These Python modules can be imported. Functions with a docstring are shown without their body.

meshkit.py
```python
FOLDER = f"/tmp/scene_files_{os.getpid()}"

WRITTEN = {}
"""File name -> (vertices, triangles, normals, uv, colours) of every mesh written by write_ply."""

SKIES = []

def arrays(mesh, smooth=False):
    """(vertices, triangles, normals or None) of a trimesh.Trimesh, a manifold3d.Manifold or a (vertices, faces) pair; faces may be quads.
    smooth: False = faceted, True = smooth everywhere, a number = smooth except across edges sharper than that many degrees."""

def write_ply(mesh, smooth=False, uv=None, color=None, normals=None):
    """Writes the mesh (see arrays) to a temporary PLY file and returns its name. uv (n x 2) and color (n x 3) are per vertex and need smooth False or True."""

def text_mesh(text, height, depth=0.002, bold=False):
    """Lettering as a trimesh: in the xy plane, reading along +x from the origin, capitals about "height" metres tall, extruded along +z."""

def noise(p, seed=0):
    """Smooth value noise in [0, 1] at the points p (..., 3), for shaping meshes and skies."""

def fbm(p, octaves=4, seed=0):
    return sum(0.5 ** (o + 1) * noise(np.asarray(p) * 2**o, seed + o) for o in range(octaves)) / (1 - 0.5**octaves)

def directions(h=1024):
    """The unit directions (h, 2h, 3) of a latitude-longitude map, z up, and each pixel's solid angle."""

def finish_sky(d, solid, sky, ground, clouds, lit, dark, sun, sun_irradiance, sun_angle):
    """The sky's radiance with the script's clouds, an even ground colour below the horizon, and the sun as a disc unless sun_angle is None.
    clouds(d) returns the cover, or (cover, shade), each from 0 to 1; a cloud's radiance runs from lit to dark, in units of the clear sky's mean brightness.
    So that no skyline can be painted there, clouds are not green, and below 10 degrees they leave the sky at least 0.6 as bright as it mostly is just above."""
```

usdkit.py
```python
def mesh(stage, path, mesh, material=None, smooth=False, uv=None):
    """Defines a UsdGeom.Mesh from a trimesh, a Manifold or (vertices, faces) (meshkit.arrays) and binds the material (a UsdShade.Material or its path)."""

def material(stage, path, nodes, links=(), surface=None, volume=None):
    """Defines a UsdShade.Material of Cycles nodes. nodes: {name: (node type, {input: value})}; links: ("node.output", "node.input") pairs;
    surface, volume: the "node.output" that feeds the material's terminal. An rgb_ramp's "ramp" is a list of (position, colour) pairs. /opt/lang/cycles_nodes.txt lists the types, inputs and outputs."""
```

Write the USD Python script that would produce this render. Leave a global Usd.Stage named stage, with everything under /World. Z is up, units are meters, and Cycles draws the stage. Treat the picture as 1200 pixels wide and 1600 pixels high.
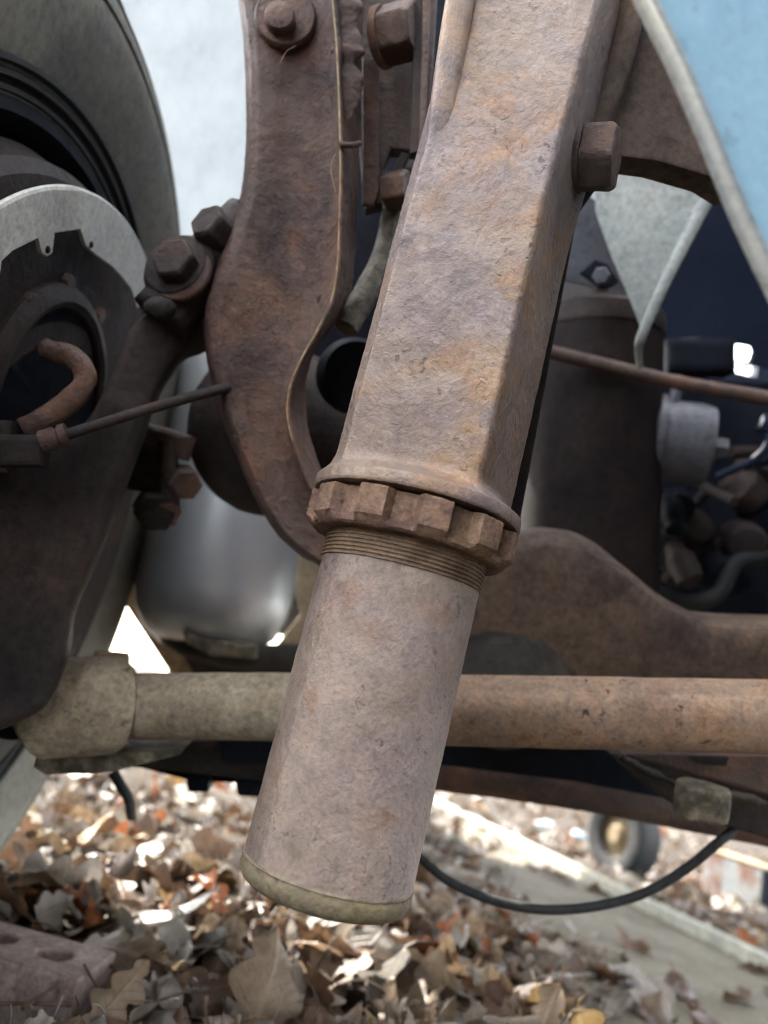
import math, numpy as np, trimesh, usdkit, meshkit
from pxr import Usd, UsdGeom, UsdLux, UsdShade, Sdf, Gf
from shapely.geometry import Polygon

stage = Usd.Stage.CreateInMemory()
UsdGeom.SetStageUpAxis(stage, 'Z'); UsdGeom.SetStageMetersPerUnit(stage, 1.0)
UsdGeom.Xform.Define(stage, '/World')

# ---------------------------------------------------------------- camera, sky, sun, exposure
CAM_H, EXPOSURE = 0.36, 3.45
UP = np.array([.225, -.939, .258]); UP /= np.linalg.norm(UP)          # world up seen in camera axes (right, down, forward): held low, rolled and pitched up
EY = np.array([0, 0, 1.]) - UP[2] * UP; EY /= np.linalg.norm(EY)
EX = np.cross(EY, UP)
M = np.stack([EX, EY, UP])                                            # camera axes -> world axes
C0 = np.array([0, 0, CAM_H])
W = lambda p: np.asarray(p, float) @ M.T + C0                         # camera space point(s) -> world
V = lambda d: np.asarray(d, float) @ M.T                              # direction
cam = UsdGeom.Camera.Define(stage, '/World/camera')
r_, d_, f_ = V([1, 0, 0]), V([0, 1, 0]), V([0, 0, 1])
mt = Gf.Matrix4d(*r_, 0, *(-d_), 0, *(-f_), 0, *C0, 1)
cam.AddTransformOp().Set(mt)
cam.CreateFocalLengthAttr(24.0); cam.CreateHorizontalApertureAttr(24.0); cam.CreateVerticalApertureAttr(32.0)
cam.CreateFStopAttr(4.0); cam.CreateFocusDistanceAttr(0.475); cam.CreateClippingRangeAttr(Gf.Vec2f(0.02, 5000))
cam.CreateExposureAttr(EXPOSURE)

SUN_EL = math.radians(44); SUN_AZ = math.radians(-40)                 # azimuth from +y towards +x: sun behind and left of the truck
sun_dir = np.array([math.cos(SUN_EL) * math.sin(SUN_AZ), math.cos(SUN_EL) * math.cos(SUN_AZ), math.sin(SUN_EL)])
dome = UsdLux.DomeLight.Define(stage, '/World/sky'); dome.CreateIntensityAttr(1.0)
skym = usdkit.material(stage, '/World/Looks/sky_air', {
    'sky': ('sky_texture', {'sky_type': 'single_scattering', 'sun_disc': False, 'sun_elevation': SUN_EL, 'sun_rotation': SUN_AZ, 'air_density': 1.0, 'aerosol_density': 2.5, 'ozone_density': 1.0}),
    'tc': ('texture_coordinate', {}),
    'n': ('noise_texture', {'scale': 2.2, 'detail': 5.0, 'roughness': .6}),
    'r': ('rgb_ramp', {'ramp': [(.36, (.25, .25, .25)), (.62, (.8, .8, .8))]}),
    'mx': ('mix_color', {'b': (6.6, 6.4, 6.1), 'use_clamp': False}),
    'bg': ('background_shader', {'strength': .12})},
    [('tc.generated', 'n.vector'), ('n.fac', 'r.fac'), ('r.color', 'mx.fac'), ('sky.color', 'mx.a'), ('mx.result', 'bg.color')], surface='bg.background')
UsdShade.MaterialBindingAPI.Apply(dome.GetPrim()).Bind(skym)
sun = UsdLux.DistantLight.Define(stage, '/World/sun'); sun.CreateNormalizeAttr(True); sun.CreateIntensityAttr(.75); sun.CreateAngleAttr(.53); sun.CreateColorAttr(Gf.Vec3f(1, .94, .84))
z_ = sun_dir; x_ = np.cross([0, 0, 1.], z_); x_ /= np.linalg.norm(x_); y_ = np.cross(z_, x_)
sun.AddTransformOp().Set(Gf.Matrix4d(*x_, 0, *y_, 0, *z_, 0, 0, 0, 10, 1))
for p in (dome.GetPrim(), sun.GetPrim()): p.SetCustomDataByKey('kind', 'structure')

# ---------------------------------------------------------------- geometry helpers
rng = np.random.default_rng(7)
F = 1200.0
def K(px, py, z): return np.array([(px - 600) / F * z, (py - 800) / F * z, z])      # camera-space point of a picture point at depth z
def ray(px, py): return np.array([(px - 600) / F, (py - 800) / F, 1.0])
def G(px, py, h=0.0):                                                                 # where the sight line meets height h (world)
    d = V(ray(px, py)); return C0 + d * (h - CAM_H) / d[2]
def nrm(v): v = np.asarray(v, float); return v / np.linalg.norm(v)
def spline(pts, n, closed=False):
    p = np.asarray(pts, float); m = len(p)
    if closed: q = np.vstack([p[-1], p, p[0], p[1]]); segs = m
    else: q = np.vstack([2 * p[0] - p[1], p, 2 * p[-1] - p[-2]]); segs = m - 1
    t = np.linspace(0, segs, n, endpoint=not closed); i = np.minimum(t.astype(int), segs - 1); u = (t - i)[:, None]
    a, b, c, d = q[i], q[i + 1], q[i + 2], q[i + 3]
    return .5 * (2 * b + (c - a) * u + (2 * a - 5 * b + 4 * c - d) * u**2 + (3 * b - a - 3 * c + d) * u**3)
def frame(axis, hint=(0, 0, -1)):
    a = nrm(axis); h = np.asarray(hint, float)
    if abs(a @ nrm(h)) > .95: h = np.array([0, -1., 0])
    w = nrm(h - (h @ a) * a); return np.cross(a, w), w, a       # u, w (towards hint), a
def grid_faces(nr, nc, wrap=True):
    f = []
    i = np.arange(nr - 1)[:, None]; j = np.arange(nc if wrap else nc - 1)[None, :]
    a = i * nc + j; b = i * nc + (j + 1) % nc; c = a + nc; d = b + nc
    return np.stack([a, b, d, c], -1).reshape(-1, 4)
def tri(q): q = np.asarray(q); return np.vstack([q[:, [0, 1, 2]], q[:, [0, 2, 3]]])
def loft(rings, caps=True):
    """rings (nr, nc, 3) closed loops -> mesh"""
    R = np.asarray(rings, float); nr, nc = R.shape[:2]
    v = R.reshape(-1, 3); f = tri(grid_faces(nr, nc))
    if caps:
        v = np.vstack([v, R[0].mean(0), R[-1].mean(0)]); k = np.arange(nc); k2 = (k + 1) % nc
        f = np.vstack([f, np.stack([np.full(nc, nr * nc), k2, k], 1), np.stack([np.full(nc, nr * nc + 1), (nr - 1) * nc + k, (nr - 1) * nc + k2], 1)])
    m = trimesh.Trimesh(v, f, process=False)
    if m.volume < 0: m.invert()
    return m
def lathe(prof, O, axis, n=48, hint=(0, 0, -1), closed=False, phase=0):
    """prof: (radius, distance along axis)"""
    u, w, a = frame(axis, hint); th = np.arange(n) / n * 2 * math.pi + phase
    ring = np.cos(th)[:, None] * u + np.sin(th)[:, None] * w
    P = list(prof) + ([prof[0]] if closed else [])
    R = [np.asarray(O) + r * ring + s * a for r, s in P]
    return loft(R, caps=not closed)
def tube(path, r, n=16, scale=(1, 1), hint=(0, 0, -1)):
    p = np.asarray(path, float); r = np.broadcast_to(r, len(p)); t = np.gradient(p, axis=0); rings = []
    for i in range(len(p)):
        u, w, a = frame(t[i], hint); th = np.arange(n) / n * 2 * math.pi
        rings.append(p[i] + r[i] * (np.cos(th)[:, None] * u * scale[0] + np.sin(th)[:, None] * w * scale[1]))
    return loft(rings)
def offset_poly(p, b):
    p = np.asarray(p); e = np.roll(p, -1, 0) - p; e /= np.maximum(np.linalg.norm(e, axis=1, keepdims=True), 1e-9)
    nr = np.stack([-e[:, 1], e[:, 0]], 1); k = nr + np.roll(nr, 1, 0); l = np.maximum((k * k).sum(1, keepdims=True) / 2, .5)
    return p + b * k / l
def prism(poly, O, ex, ey, ez, thick, bevel=.002, holes=()):
    """closed 2-D outline in the frame (O, ex, ey); goes from 0 to -thick along ez, edges chamfered"""
    p = np.asarray(poly, float)
    if (p[:, 0] * np.roll(p[:, 1], -1) - p[:, 1] * np.roll(p[:, 0], -1)).sum() < 0: p = p[::-1]
    loops = [(p, 1)]
    for h in holes:
        h = np.asarray(h, float)
        if (h[:, 0] * np.roll(h[:, 1], -1) - h[:, 1] * np.roll(h[:, 0], -1)).sum() > 0: h = h[::-1]
        loops.append((h, -1))
    vs, fs, n0 = [], [], 0; caps = {}
    lev = [(bevel, 0), (bevel * .3, bevel * .3), (0, bevel), (0, thick - bevel), (bevel, thick)]
    tops, bots = [], []
    for q, s in loops:
        nc = len(q); rings = [np.c_[offset_poly(q, b), np.full(nc, -d)] for b, d in lev]
        vs.append(np.vstack(rings)); g = tri(grid_faces(len(lev), nc)) + n0; fs.append(g[:, ::-1])
        tops.append(rings[0][:, :2]); bots.append((n0, n0 + (len(lev) - 1) * nc, nc)); n0 += len(lev) * nc
    pg = Polygon(tops[0], [t for t in tops[1:]])
    if not pg.is_valid: pg = Polygon(p).buffer(0)
    tv, tf = trimesh.creation.triangulate_polygon(Polygon(tops[0], tops[1:]), engine='earcut')
    allp = np.vstack(tops); from scipy.spatial import cKDTree
    idx = cKDTree(allp).query(tv)[1]
    first = np.concatenate([np.arange(a, a + n) for a, _, n in bots]); last = np.concatenate([np.arange(b, b + n) for _, b, n in bots])
    a2 = tv[tf]; area = np.cross(a2[:, 1] - a2[:, 0], a2[:, 2] - a2[:, 0]); tf = np.where((area < 0)[:, None], tf[:, ::-1], tf)
    fs += [first[idx[tf]], last[idx[tf]][:, ::-1]]
    L = np.vstack(vs); v = np.asarray(O) + L[:, :1] * ex + L[:, 1:2] * ey + L[:, 2:] * ez
    m = trimesh.Trimesh(v, np.vstack(fs), process=False)
    if m.volume < 0: m.invert()
    return m
def plate(px, z, thick=.01, normal=(0, 0, -1), smooth=0, bevel=.0015, holes=(), ref=None):
    """a plate whose outline is given by picture points, on the plane through its first reference point at depth z"""
    pts = np.asarray(px, float)
    if smooth: pts = spline(pts, smooth, True)
    ref = pts.mean(0) if ref is None else ref
    O = K(*ref, z); N = nrm(normal)
    def on(p):
        d = np.stack([(p[:, 0] - 600) / F, (p[:, 1] - 800) / F, np.ones(len(p))], 1); return d * ((O @ N) / (d @ N))[:, None]
    ex, ey, ez = frame(N, (0, -1, 0))
    to2 = lambda p: np.stack([(on(p) - O) @ ex, (on(p) - O) @ ey], 1)
    hs = [to2(spline(h, 20, True)) for h in holes]
    return prism(to2(pts), O, ex, ey, ez, thick, bevel, hs)
def rough(m, amp, scale, seed=0, octaves=4):
    n = m.vertex_normals; v = m.vertices
    m.vertices = v + n * ((meshkit.fbm(v * scale + 37.1, octaves, seed) - .5) * 2 * amp)[:, None]; return m
def hexhead(O, axis, r, L, hint=(0, -1, 0), phase=0):
    return lathe([(r * .55, 0), (r, 0.0001), (r, L * .82), (r * .93, L * .95), (r * .86, L), (r * .4, L)], O, axis, 6, hint, phase=phase)
def worn(m, amp=.0006, sc=90, it=1):
    for _ in range(3): m = m.subdivide()
    return rough(trimesh.smoothing.filter_laplacian(m, iterations=it), amp, sc)
def washer(O, axis, r, L, n=40): return lathe([(r * .6, 0), (r, .0001), (r, L * .7), (r * .96, L), (r * .5, L)], O, axis, n)
def cat(*ms): return trimesh.util.concatenate(ms)
def box(c, ex, ey, ez, sx, sy, sz, b=.002):
    p = np.array([[-sx, -sy], [sx, -sy], [sx, sy], [-sx, sy]]) / 2
    return prism(p, np.asarray(c) + np.asarray(ez) * sz / 2, np.asarray(ex, float), np.asarray(ey, float), np.asarray(ez, float), sz, b)

# ---------------------------------------------------------------- scene helpers
used = {}
def numbered(parent, name):
    k = (parent, name); used[k] = used.get(k, -1) + 1
    return f'{parent}/{name}' if used[k] == 0 else f'{parent}/{name}_{used[k]:03d}'
def meta(prim, label=None, category=None, group=None, kind=None):
    for k, v in (('label', label), ('category', category), ('group', group), ('kind', kind)):
        if v: prim.SetCustomDataByKey(k, v)
    return prim
base = {}
def thing(name, origin, label, category, group=None):
    path = numbered('/World', name); x = UsdGeom.Xform.Define(stage, path); x.AddTranslateOp().Set(Gf.Vec3d(*map(float, origin)))
    base[path] = np.asarray(origin, float); meta(x.GetPrim(), label, category, group); return path
def part(parent, name, label=None):
    path = numbered(parent, name); p = UsdGeom.Xform.Define(stage, path).GetPrim(); base[path] = base[parent]; meta(p, label); return path
def add(parent, name, mesh, mat, label=None, smooth=32, cs=True, uv=None, **kw):
    """one Mesh prim; mesh is in camera space when cs, else world space"""
    path = numbered(parent, name); m = mesh.copy()
    v = W(m.vertices) if cs else np.array(m.vertices)
    m = trimesh.Trimesh(v - base.get(parent, 0), m.faces, process=False)
    p = usdkit.mesh(stage, path, m, mats[mat], smooth=smooth, uv=uv).GetPrim(); base[path] = base.get(parent, np.zeros(3)); meta(p, label, **kw); return path

# ---------------------------------------------------------------- materials
mats = {}
def rust(name, cols, scale=14, fine=220, bump=.0009, roughness=.78, pits=.5, spec=.16, rvar=1.0, mott=.8, scalep=.38, speck=.6, streak=(1, 1, 1), metallic=0.0, dust=None, dustamt=.5):
    nd = {'g': ('geometry', {}), 'mp': ('mapping', {'scale': streak}),
          'n1': ('noise_texture', {'scale': scale, 'detail': 8., 'roughness': .62, 'distortion': .4}),
          'r1': ('rgb_ramp', {'ramp': [(.28 + .44 * i / (len(cols) - 1), c) for i, c in enumerate(cols)]}),
          'n2': ('noise_texture', {'scale': scale * 6.5, 'detail': 6., 'roughness': .7}),
          'r2': ('rgb_ramp', {'ramp': [(.3, (.55, .52, .5)), (.5, (1, 1, 1)), (.72, (1.35, 1.22, 1.08))]}),
          'm1': ('mix_color', {'blend_type': 'multiply', 'fac': mott, 'use_clamp': False}),
          'v': ('noise_texture', {'scale': fine * .62, 'detail': 2.5, 'roughness': .5, 'distortion': .6}),
          'n6': ('noise_texture', {'scale': scale * 2.3, 'detail': 11., 'roughness': .74, 'distortion': .5}), 'r6': ('rgb_ramp', {'ramp': [(.50, (0, 0, 0)), (.58, (1, 1, 1))]}), 'f6': ('math', {'math_type': 'multiply', 'value2': scalep}), 'm6': ('mix_color', {'blend_type': 'multiply', 'b': (.66, .58, .56)}), 'h6': ('math', {'math_type': 'multiply_add', 'value2': -.5}),
          'n4': ('noise_texture', {'scale': scale * 2.2, 'detail': 3.}),
          'rv': ('rgb_ramp', {'ramp': [(.60, (0, 0, 0)), (.66, (1, 1, 1))]}),
          'r4': ('rgb_ramp', {'ramp': [(.48, (0, 0, 0)), (.66, (1, 1, 1))]}),
          'pm': ('mix_color', {'blend_type': 'multiply', 'fac': 1.}),
          'pf': ('math', {'math_type': 'multiply', 'value2': pits}),
          'm2': ('mix_color', {'b': (.035, .018, .014)}),
          'n3': ('noise_texture', {'scale': fine, 'detail': 7., 'roughness': .72}),
          'n5': ('noise_texture', {'scale': fine * .22, 'detail': 4., 'roughness': .6}),
          'h': ('math', {'math_type': 'add'}), 'h2': ('math', {'math_type': 'multiply_add', 'value2': -.35}),
          'b': ('bump', {'strength': 1., 'distance': bump}),
          'r3': ('rgb_ramp', {'ramp': [(.34, (.52, .48, .46)), (.5, (1, 1, 1)), (.66, (1.42, 1.34, 1.2))]}), 'm3': ('mix_color', {'blend_type': 'multiply', 'fac': speck, 'use_clamp': False}),
          'rr': ('map_range', {'from_min': .3, 'from_max': .7, 'to_min': roughness - .13 * rvar, 'to_max': min(roughness + .1 * rvar, 1)}),
          'p': ('principled_bsdf', {'specular_ior_level': spec, 'metallic': metallic})}
    lk = [('g.position', 'mp.vector'), ('mp.vector', 'n1.vector'), ('mp.vector', 'n2.vector'), ('g.position', 'v.vector'), ('g.position', 'n4.vector'), ('g.position', 'n3.vector'), ('g.position', 'n5.vector'),
          ('n1.fac', 'r1.fac'), ('n2.fac', 'r2.fac'), ('r1.color', 'm1.a'), ('r2.color', 'm1.b'),
          ('v.fac', 'rv.fac'), ('mp.vector', 'n6.vector'), ('n6.fac', 'r6.fac'), ('r6.color', 'f6.value1'), ('f6.value', 'm6.fac'), ('m1.result', 'm6.a'), ('f6.value', 'h6.value1'), ('n4.fac', 'r4.fac'), ('rv.color', 'pm.a'), ('r4.color', 'pm.b'), ('pm.result', 'pf.value1'), ('pf.value', 'm2.fac'), ('m6.result', 'm2.a'),
          ('n3.fac', 'h.value1'), ('n5.fac', 'h.value2'), ('pf.value', 'h2.value1'), ('h.value', 'h2.value3'), ('h2.value', 'h6.value3'), ('h6.value', 'b.height'),
          ('n3.fac', 'r3.fac'), ('m2.result', 'm3.a'), ('r3.color', 'm3.b'), ('n2.fac', 'rr.value'), ('rr.result', 'p.roughness'), ('b.normal', 'p.normal')]
    src = 'm3.result'
    if dust:
        nd.update({'nd': ('noise_texture', {'scale': scale * .7, 'detail': 7., 'roughness': .7}), 'rd': ('rgb_ramp', {'ramp': [(.42, (0, 0, 0)), (.68, (dustamt,) * 3)]}), 'md': ('mix_color', {'b': dust})})
        lk += [('g.position', 'nd.vector'), ('nd.fac', 'rd.fac'), ('rd.color', 'md.fac'), (src, 'md.a')]; src = 'md.result'
    lk.append((src, 'p.base_color'))
    mats[name] = usdkit.material(stage, '/World/Looks/' + name, nd, lk, surface='p.BSDF')
rust('rust_pale', [(.070, .048, .052), (.118, .085, .086), (.155, .114, .102), (.185, .098, .048), (.24, .172, .105)], 15, 340, .0012, .42, 1., spec=.65, scalep=.5, dust=(.27, .19, .11), dustamt=.5)
rust('rust_tube', [(.085, .050, .042), (.140, .100, .090), (.180, .136, .126), (.205, .160, .148), (.150, .072, .045)], 11, 380, .0011, .46, 1., spec=.55, scalep=.35, dust=(.27, .215, .13), dustamt=.38)
rust('rust_nut', [(.085, .05, .042), (.15, .095, .078), (.22, .145, .10), (.31, .225, .14)], 26, 260, .0022, .74, .7)
rust('rust_thread', [(.09, .06, .042), (.17, .12, .085), (.24, .18, .125)], 30, 300, .0008, .65, .4, scalep=.2)
rust('rust_dark', [(.018, .012, .013), (.036, .023, .022), (.058, .034, .029), (.105, .052, .034), (.155, .098, .068)], 14, 260, .0022, .50, .9, spec=.35, scalep=.55, dust=(.15, .095, .068), dustamt=.45)
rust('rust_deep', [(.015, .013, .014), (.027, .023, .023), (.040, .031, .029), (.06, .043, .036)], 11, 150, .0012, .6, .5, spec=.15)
rust('rust_axle', [(.045, .034, .030), (.075, .056, .047), (.11, .08, .06), (.14, .10, .07)], 10, 170, .0012, .75, .5)
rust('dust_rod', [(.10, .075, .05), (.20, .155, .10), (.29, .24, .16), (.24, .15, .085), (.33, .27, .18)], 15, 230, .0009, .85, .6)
rust('dust_pale', [(.15, .125, .088), (.24, .205, .15), (.31, .27, .205)], 16, 190, .0012, .85, .6, scalep=.2)
rust('grime', [(.012, .012, .012), (.022, .020, .018), (.05, .04, .03)], 20, 160, .0014, .6, .3)
rust('grease', [(.02, .018, .014), (.06, .05, .035), (.16, .14, .095), (.26, .23, .16)], 60, 300, .003, .5, .3, spec=.5)
rust('rubber', [(.095, .098, .086), (.135, .138, .122), (.175, .175, .152)], 5, 120, .0008, .72, .5, scalep=.25, mott=.6, dust=(.25, .235, .185), dustamt=.55)
rust('rubber_dark', [(.012, .014, .016), (.022, .024, .026), (.04, .042, .042)], 9, 120, .0005, .6, .2, scalep=0)
rust('zinc', [(.36, .38, .36), (.46, .48, .45), (.55, .56, .52)], 10, 200, .0004, .55, .25, spec=.5, scalep=0.25, mott=0.3)
rust('aluminium', [(.40, .43, .45), (.44, .46, .48), (.47, .49, .51)], 5, 160, .00004, .40, .0, metallic=.8, spec=.5, rvar=.1, speck=.03, scalep=0, mott=0.0)
rust('grey_panel', [(.31, .35, .38), (.37, .41, .44), (.42, .46, .49)], 9, 160, .0002, .5, .15, mott=.25, dust=(.49, .53, .55), dustamt=.5, speck=.12, scalep=.08, streak=(1, 1, .35))
rust('blue_paint', [(.18, .315, .41), (.205, .345, .44), (.23, .375, .47)], 5, 220, .0002, .22, .3, scalep=.06, mott=.2, spec=.7, rvar=.6, speck=.1)
rust('dull_alloy', [(.05, .055, .07), (.085, .09, .11), (.12, .125, .15)], 14, 160, .0008, .5, .3, spec=.4, metallic=.3, mott=0.6)
rust('rust_rod', [(.12, .07, .050), (.20, .132, .094), (.25, .178, .130), (.26, .160, .095), (.31, .24, .17)], 12, 230, .0011, .7, .9, scalep=.15, spec=.25)
rust('cap_dirt', [(.10, .085, .06), (.16, .135, .095), (.21, .18, .12)], 18, 220, .0016, .8, .5, dust=(.30, .24, .12), dustamt=.5)
rust('highlight_edge', [(.28, .31, .33), (.42, .44, .42), (.52, .50, .44)], 9, 160, .0001, .24, .0, spec=.5, metallic=.7, scalep=.1, mott=.4, rvar=.4, speck=.1)
rust('grey_sheet', [(.16, .18, .175), (.22, .245, .24), (.30, .32, .31)], 9, 160, .0004, .5, .3, spec=.5, scalep=0.3, mott=0.35)
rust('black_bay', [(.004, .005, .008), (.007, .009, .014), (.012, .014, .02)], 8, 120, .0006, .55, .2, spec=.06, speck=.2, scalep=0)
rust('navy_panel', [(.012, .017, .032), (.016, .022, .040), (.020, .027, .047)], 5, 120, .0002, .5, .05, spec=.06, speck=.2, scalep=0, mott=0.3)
rust('canister_black', [(.007, .006, .007), (.013, .010, .010), (.022, .016, .014)], 8, 120, .0008, .6, .3, spec=.07)
rust('concrete', [(.10, .095, .07), (.14, .132, .10), (.18, .17, .135)], 6, 90, .0015, .9, .4, dust=(.085, .065, .045), dustamt=.8, scalep=.4)
rust('kerb_stone', [(.22, .23, .195), (.31, .32, .275), (.39, .39, .34)], 8, 90, .0015, .85, .4)
rust('soil', [(.012, .010, .008), (.03, .024, .018), (.055, .042, .03)], 18, 90, .006, .95, .4)
rust('brick_clay', [(.115, .085, .075), (.175, .135, .12), (.225, .185, .165), (.28, .245, .22)], 30, 150, .0008, .9, .5, scalep=.25)
rust('chipped_paint', [(.085, .10, .115), (.10, .115, .128), (.115, .125, .132), (.075, .04, .028), (.06, .033, .022)], 6, 120, .001, .6, .3)
rust('pale_plastic', [(.20, .28, .33), (.25, .33, .38), (.30, .38, .42)], 6, 120, .0002, .25, 0, scalep=0)
rust('tan_rim', [(.13, .10, .06), (.18, .145, .09), (.22, .18, .115)], 8, 120, .0005, .7, .2, scalep=0)
def leafmat(name, c1, c2, c3, rough_=.5):
    mats[name] = usdkit.material(stage, '/World/Looks/' + name, {
        'g': ('geometry', {}), 'uv': ('uvmap', {'attribute': 'st'}), 'sx': ('separate_xyz', {}), 'ax': ('math', {'math_type': 'absolute'}), 'rib': ('rgb_ramp', {'ramp': [(.0, (1, 1, 1)), (.012, (1, 1, 1)), (.03, (0, 0, 0))]}),
        'vy': ('math', {'math_type': 'multiply_add', 'value2': -.75}), 'vm': ('math', {'math_type': 'multiply', 'value2': 56.}), 'vs': ('math', {'math_type': 'sine'}), 'vr': ('rgb_ramp', {'ramp': [(.86, (0, 0, 0)), (.99, (.75, .75, .75))]}), 'vx': ('mix_color', {'blend_type': 'lighten', 'fac': 1.}),
        'n': ('noise_texture', {'scale': 40., 'detail': 7., 'roughness': .7}), 'o': ('object_info', {}),
        'r': ('rgb_ramp', {'ramp': [(.32, c1), (.5, c2), (.68, c3)]}), 'vc': ('mix_color', {'b': tuple(min(1, x * 1.35) for x in c3)}), 'vf': ('math', {'math_type': 'multiply', 'value2': .3}),
        'sp': ('noise_texture', {'scale': 190., 'detail': 3.}), 'sr': ('rgb_ramp', {'ramp': [(.64, (1, 1, 1)), (.72, (.45, .38, .33))]}), 'sm': ('mix_color', {'blend_type': 'multiply', 'fac': 1.}),
        'hs': ('hsv', {'saturation': 1.0}), 'mr': ('map_range', {'to_min': .5, 'to_max': 1.35}), 'isl': ('math', {'math_type': 'add'}), 'fr': ('math', {'math_type': 'fraction'}),
        'hb': ('math', {'math_type': 'add'}), 'b': ('bump', {'strength': .8, 'distance': .0015}),
        'p': ('principled_bsdf', {'roughness': rough_, 'specular_ior_level': .5}), 't': ('translucent_bsdf', {}), 'm': ('mix_closure', {'fac': .22})},
        [('uv.UV', 'sx.vector'), ('sx.x', 'ax.value1'), ('ax.value', 'rib.fac'), ('ax.value', 'vy.value1'), ('sx.y', 'vy.value3'), ('vy.value', 'vm.value1'), ('vm.value', 'vs.value1'), ('vs.value', 'vr.fac'), ('rib.color', 'vx.a'), ('vr.color', 'vx.b'),
         ('g.position', 'n.vector'), ('g.position', 'sp.vector'), ('n.fac', 'r.fac'), ('o.random', 'isl.value1'), ('g.random_per_island', 'isl.value2'), ('isl.value', 'fr.value1'), ('fr.value', 'mr.value'), ('mr.result', 'hs.value'),
         ('r.color', 'vc.a'), ('vx.result', 'vf.value1'), ('vf.value', 'vc.fac'), ('sp.fac', 'sr.fac'), ('vc.result', 'sm.a'), ('sr.color', 'sm.b'), ('sm.result', 'hs.color'), ('hs.color', 'p.base_color'), ('hs.color', 't.color'),
         ('vx.result', 'hb.value1'), ('n.fac', 'hb.value2'), ('hb.value', 'b.height'), ('b.normal', 'p.normal'), ('p.BSDF', 'm.closure1'), ('t.BSDF', 'm.closure2')], surface='m.closure')
leafmat('leaf_tan', (.095, .062, .035), (.165, .115, .07), (.235, .175, .115), .55)
leafmat('leaf_grey', (.11, .09, .07), (.175, .148, .12), (.23, .20, .165), .5)
leafmat('leaf_pale', (.19, .175, .15), (.265, .245, .215), (.33, .31, .28), .45)
leafmat('leaf_brown', (.038, .021, .012), (.072, .041, .023), (.115, .068, .04), .5)
leafmat('leaf_orange', (.10, .033, .012), (.165, .056, .02), (.21, .085, .034))
leafmat('leaf_gold', (.15, .095, .036), (.22, .145, .06), (.27, .19, .088))

#@@GROUND
# ---------------------------------------------------------------- the ground
def struct(name, mesh, mat, cs=False, label=None): return add('/World', name, mesh, mat, label, cs=cs, kind='structure')
def slab_side(x, y):                          # > 0 on the concrete (right of the leaf drift)
    a, b = G(820, 1600)[:2], G(640, 1262)[:2]; t = (b - a) / np.linalg.norm(b - a); return (x - a[0]) * t[1] - (y - a[1]) * t[0]
def mound(x, y):
    s = slab_side(x, y); k = np.clip(1 - s / .2, 0, 1); p = np.stack([x, y, 0 * x], -1)
    far = np.clip((14 - y) / 8, 0, 1)
    return .004 + k * far * (.012 + .035 * meshkit.noise(p * 3.1, 3) + .018 * meshkit.noise(p * 9, 4))
gx = np.concatenate([-np.geomspace(300, 3.2, 14), np.linspace(-3, 3, 90), np.geomspace(3.2, 300, 14)]); gy = np.concatenate([-np.geomspace(300, 1, 10), np.linspace(-.6, 6, 110), np.geomspace(6.3, 400, 16)])
X, Y = np.meshgrid(gx, gy); Z = np.where((abs(X) < 3.1) & (Y > -.7) & (Y < 6.1), mound(X, Y) - .004, 0)
gm = trimesh.Trimesh(np.stack([X, Y, Z], -1).reshape(-1, 3), tri(grid_faces(len(gy), len(gx), False)), process=False)
if gm.face_normals[:, 2].mean() < 0: gm.invert()
struct('ground', gm, 'soil')
k0, k1 = G(1240, 1532, .03), G(690, 1262, .03); kd = nrm((k1 - k0)[:2]); kn = np.array([kd[1], -kd[0]])      # kerb line, kn to its right
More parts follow.
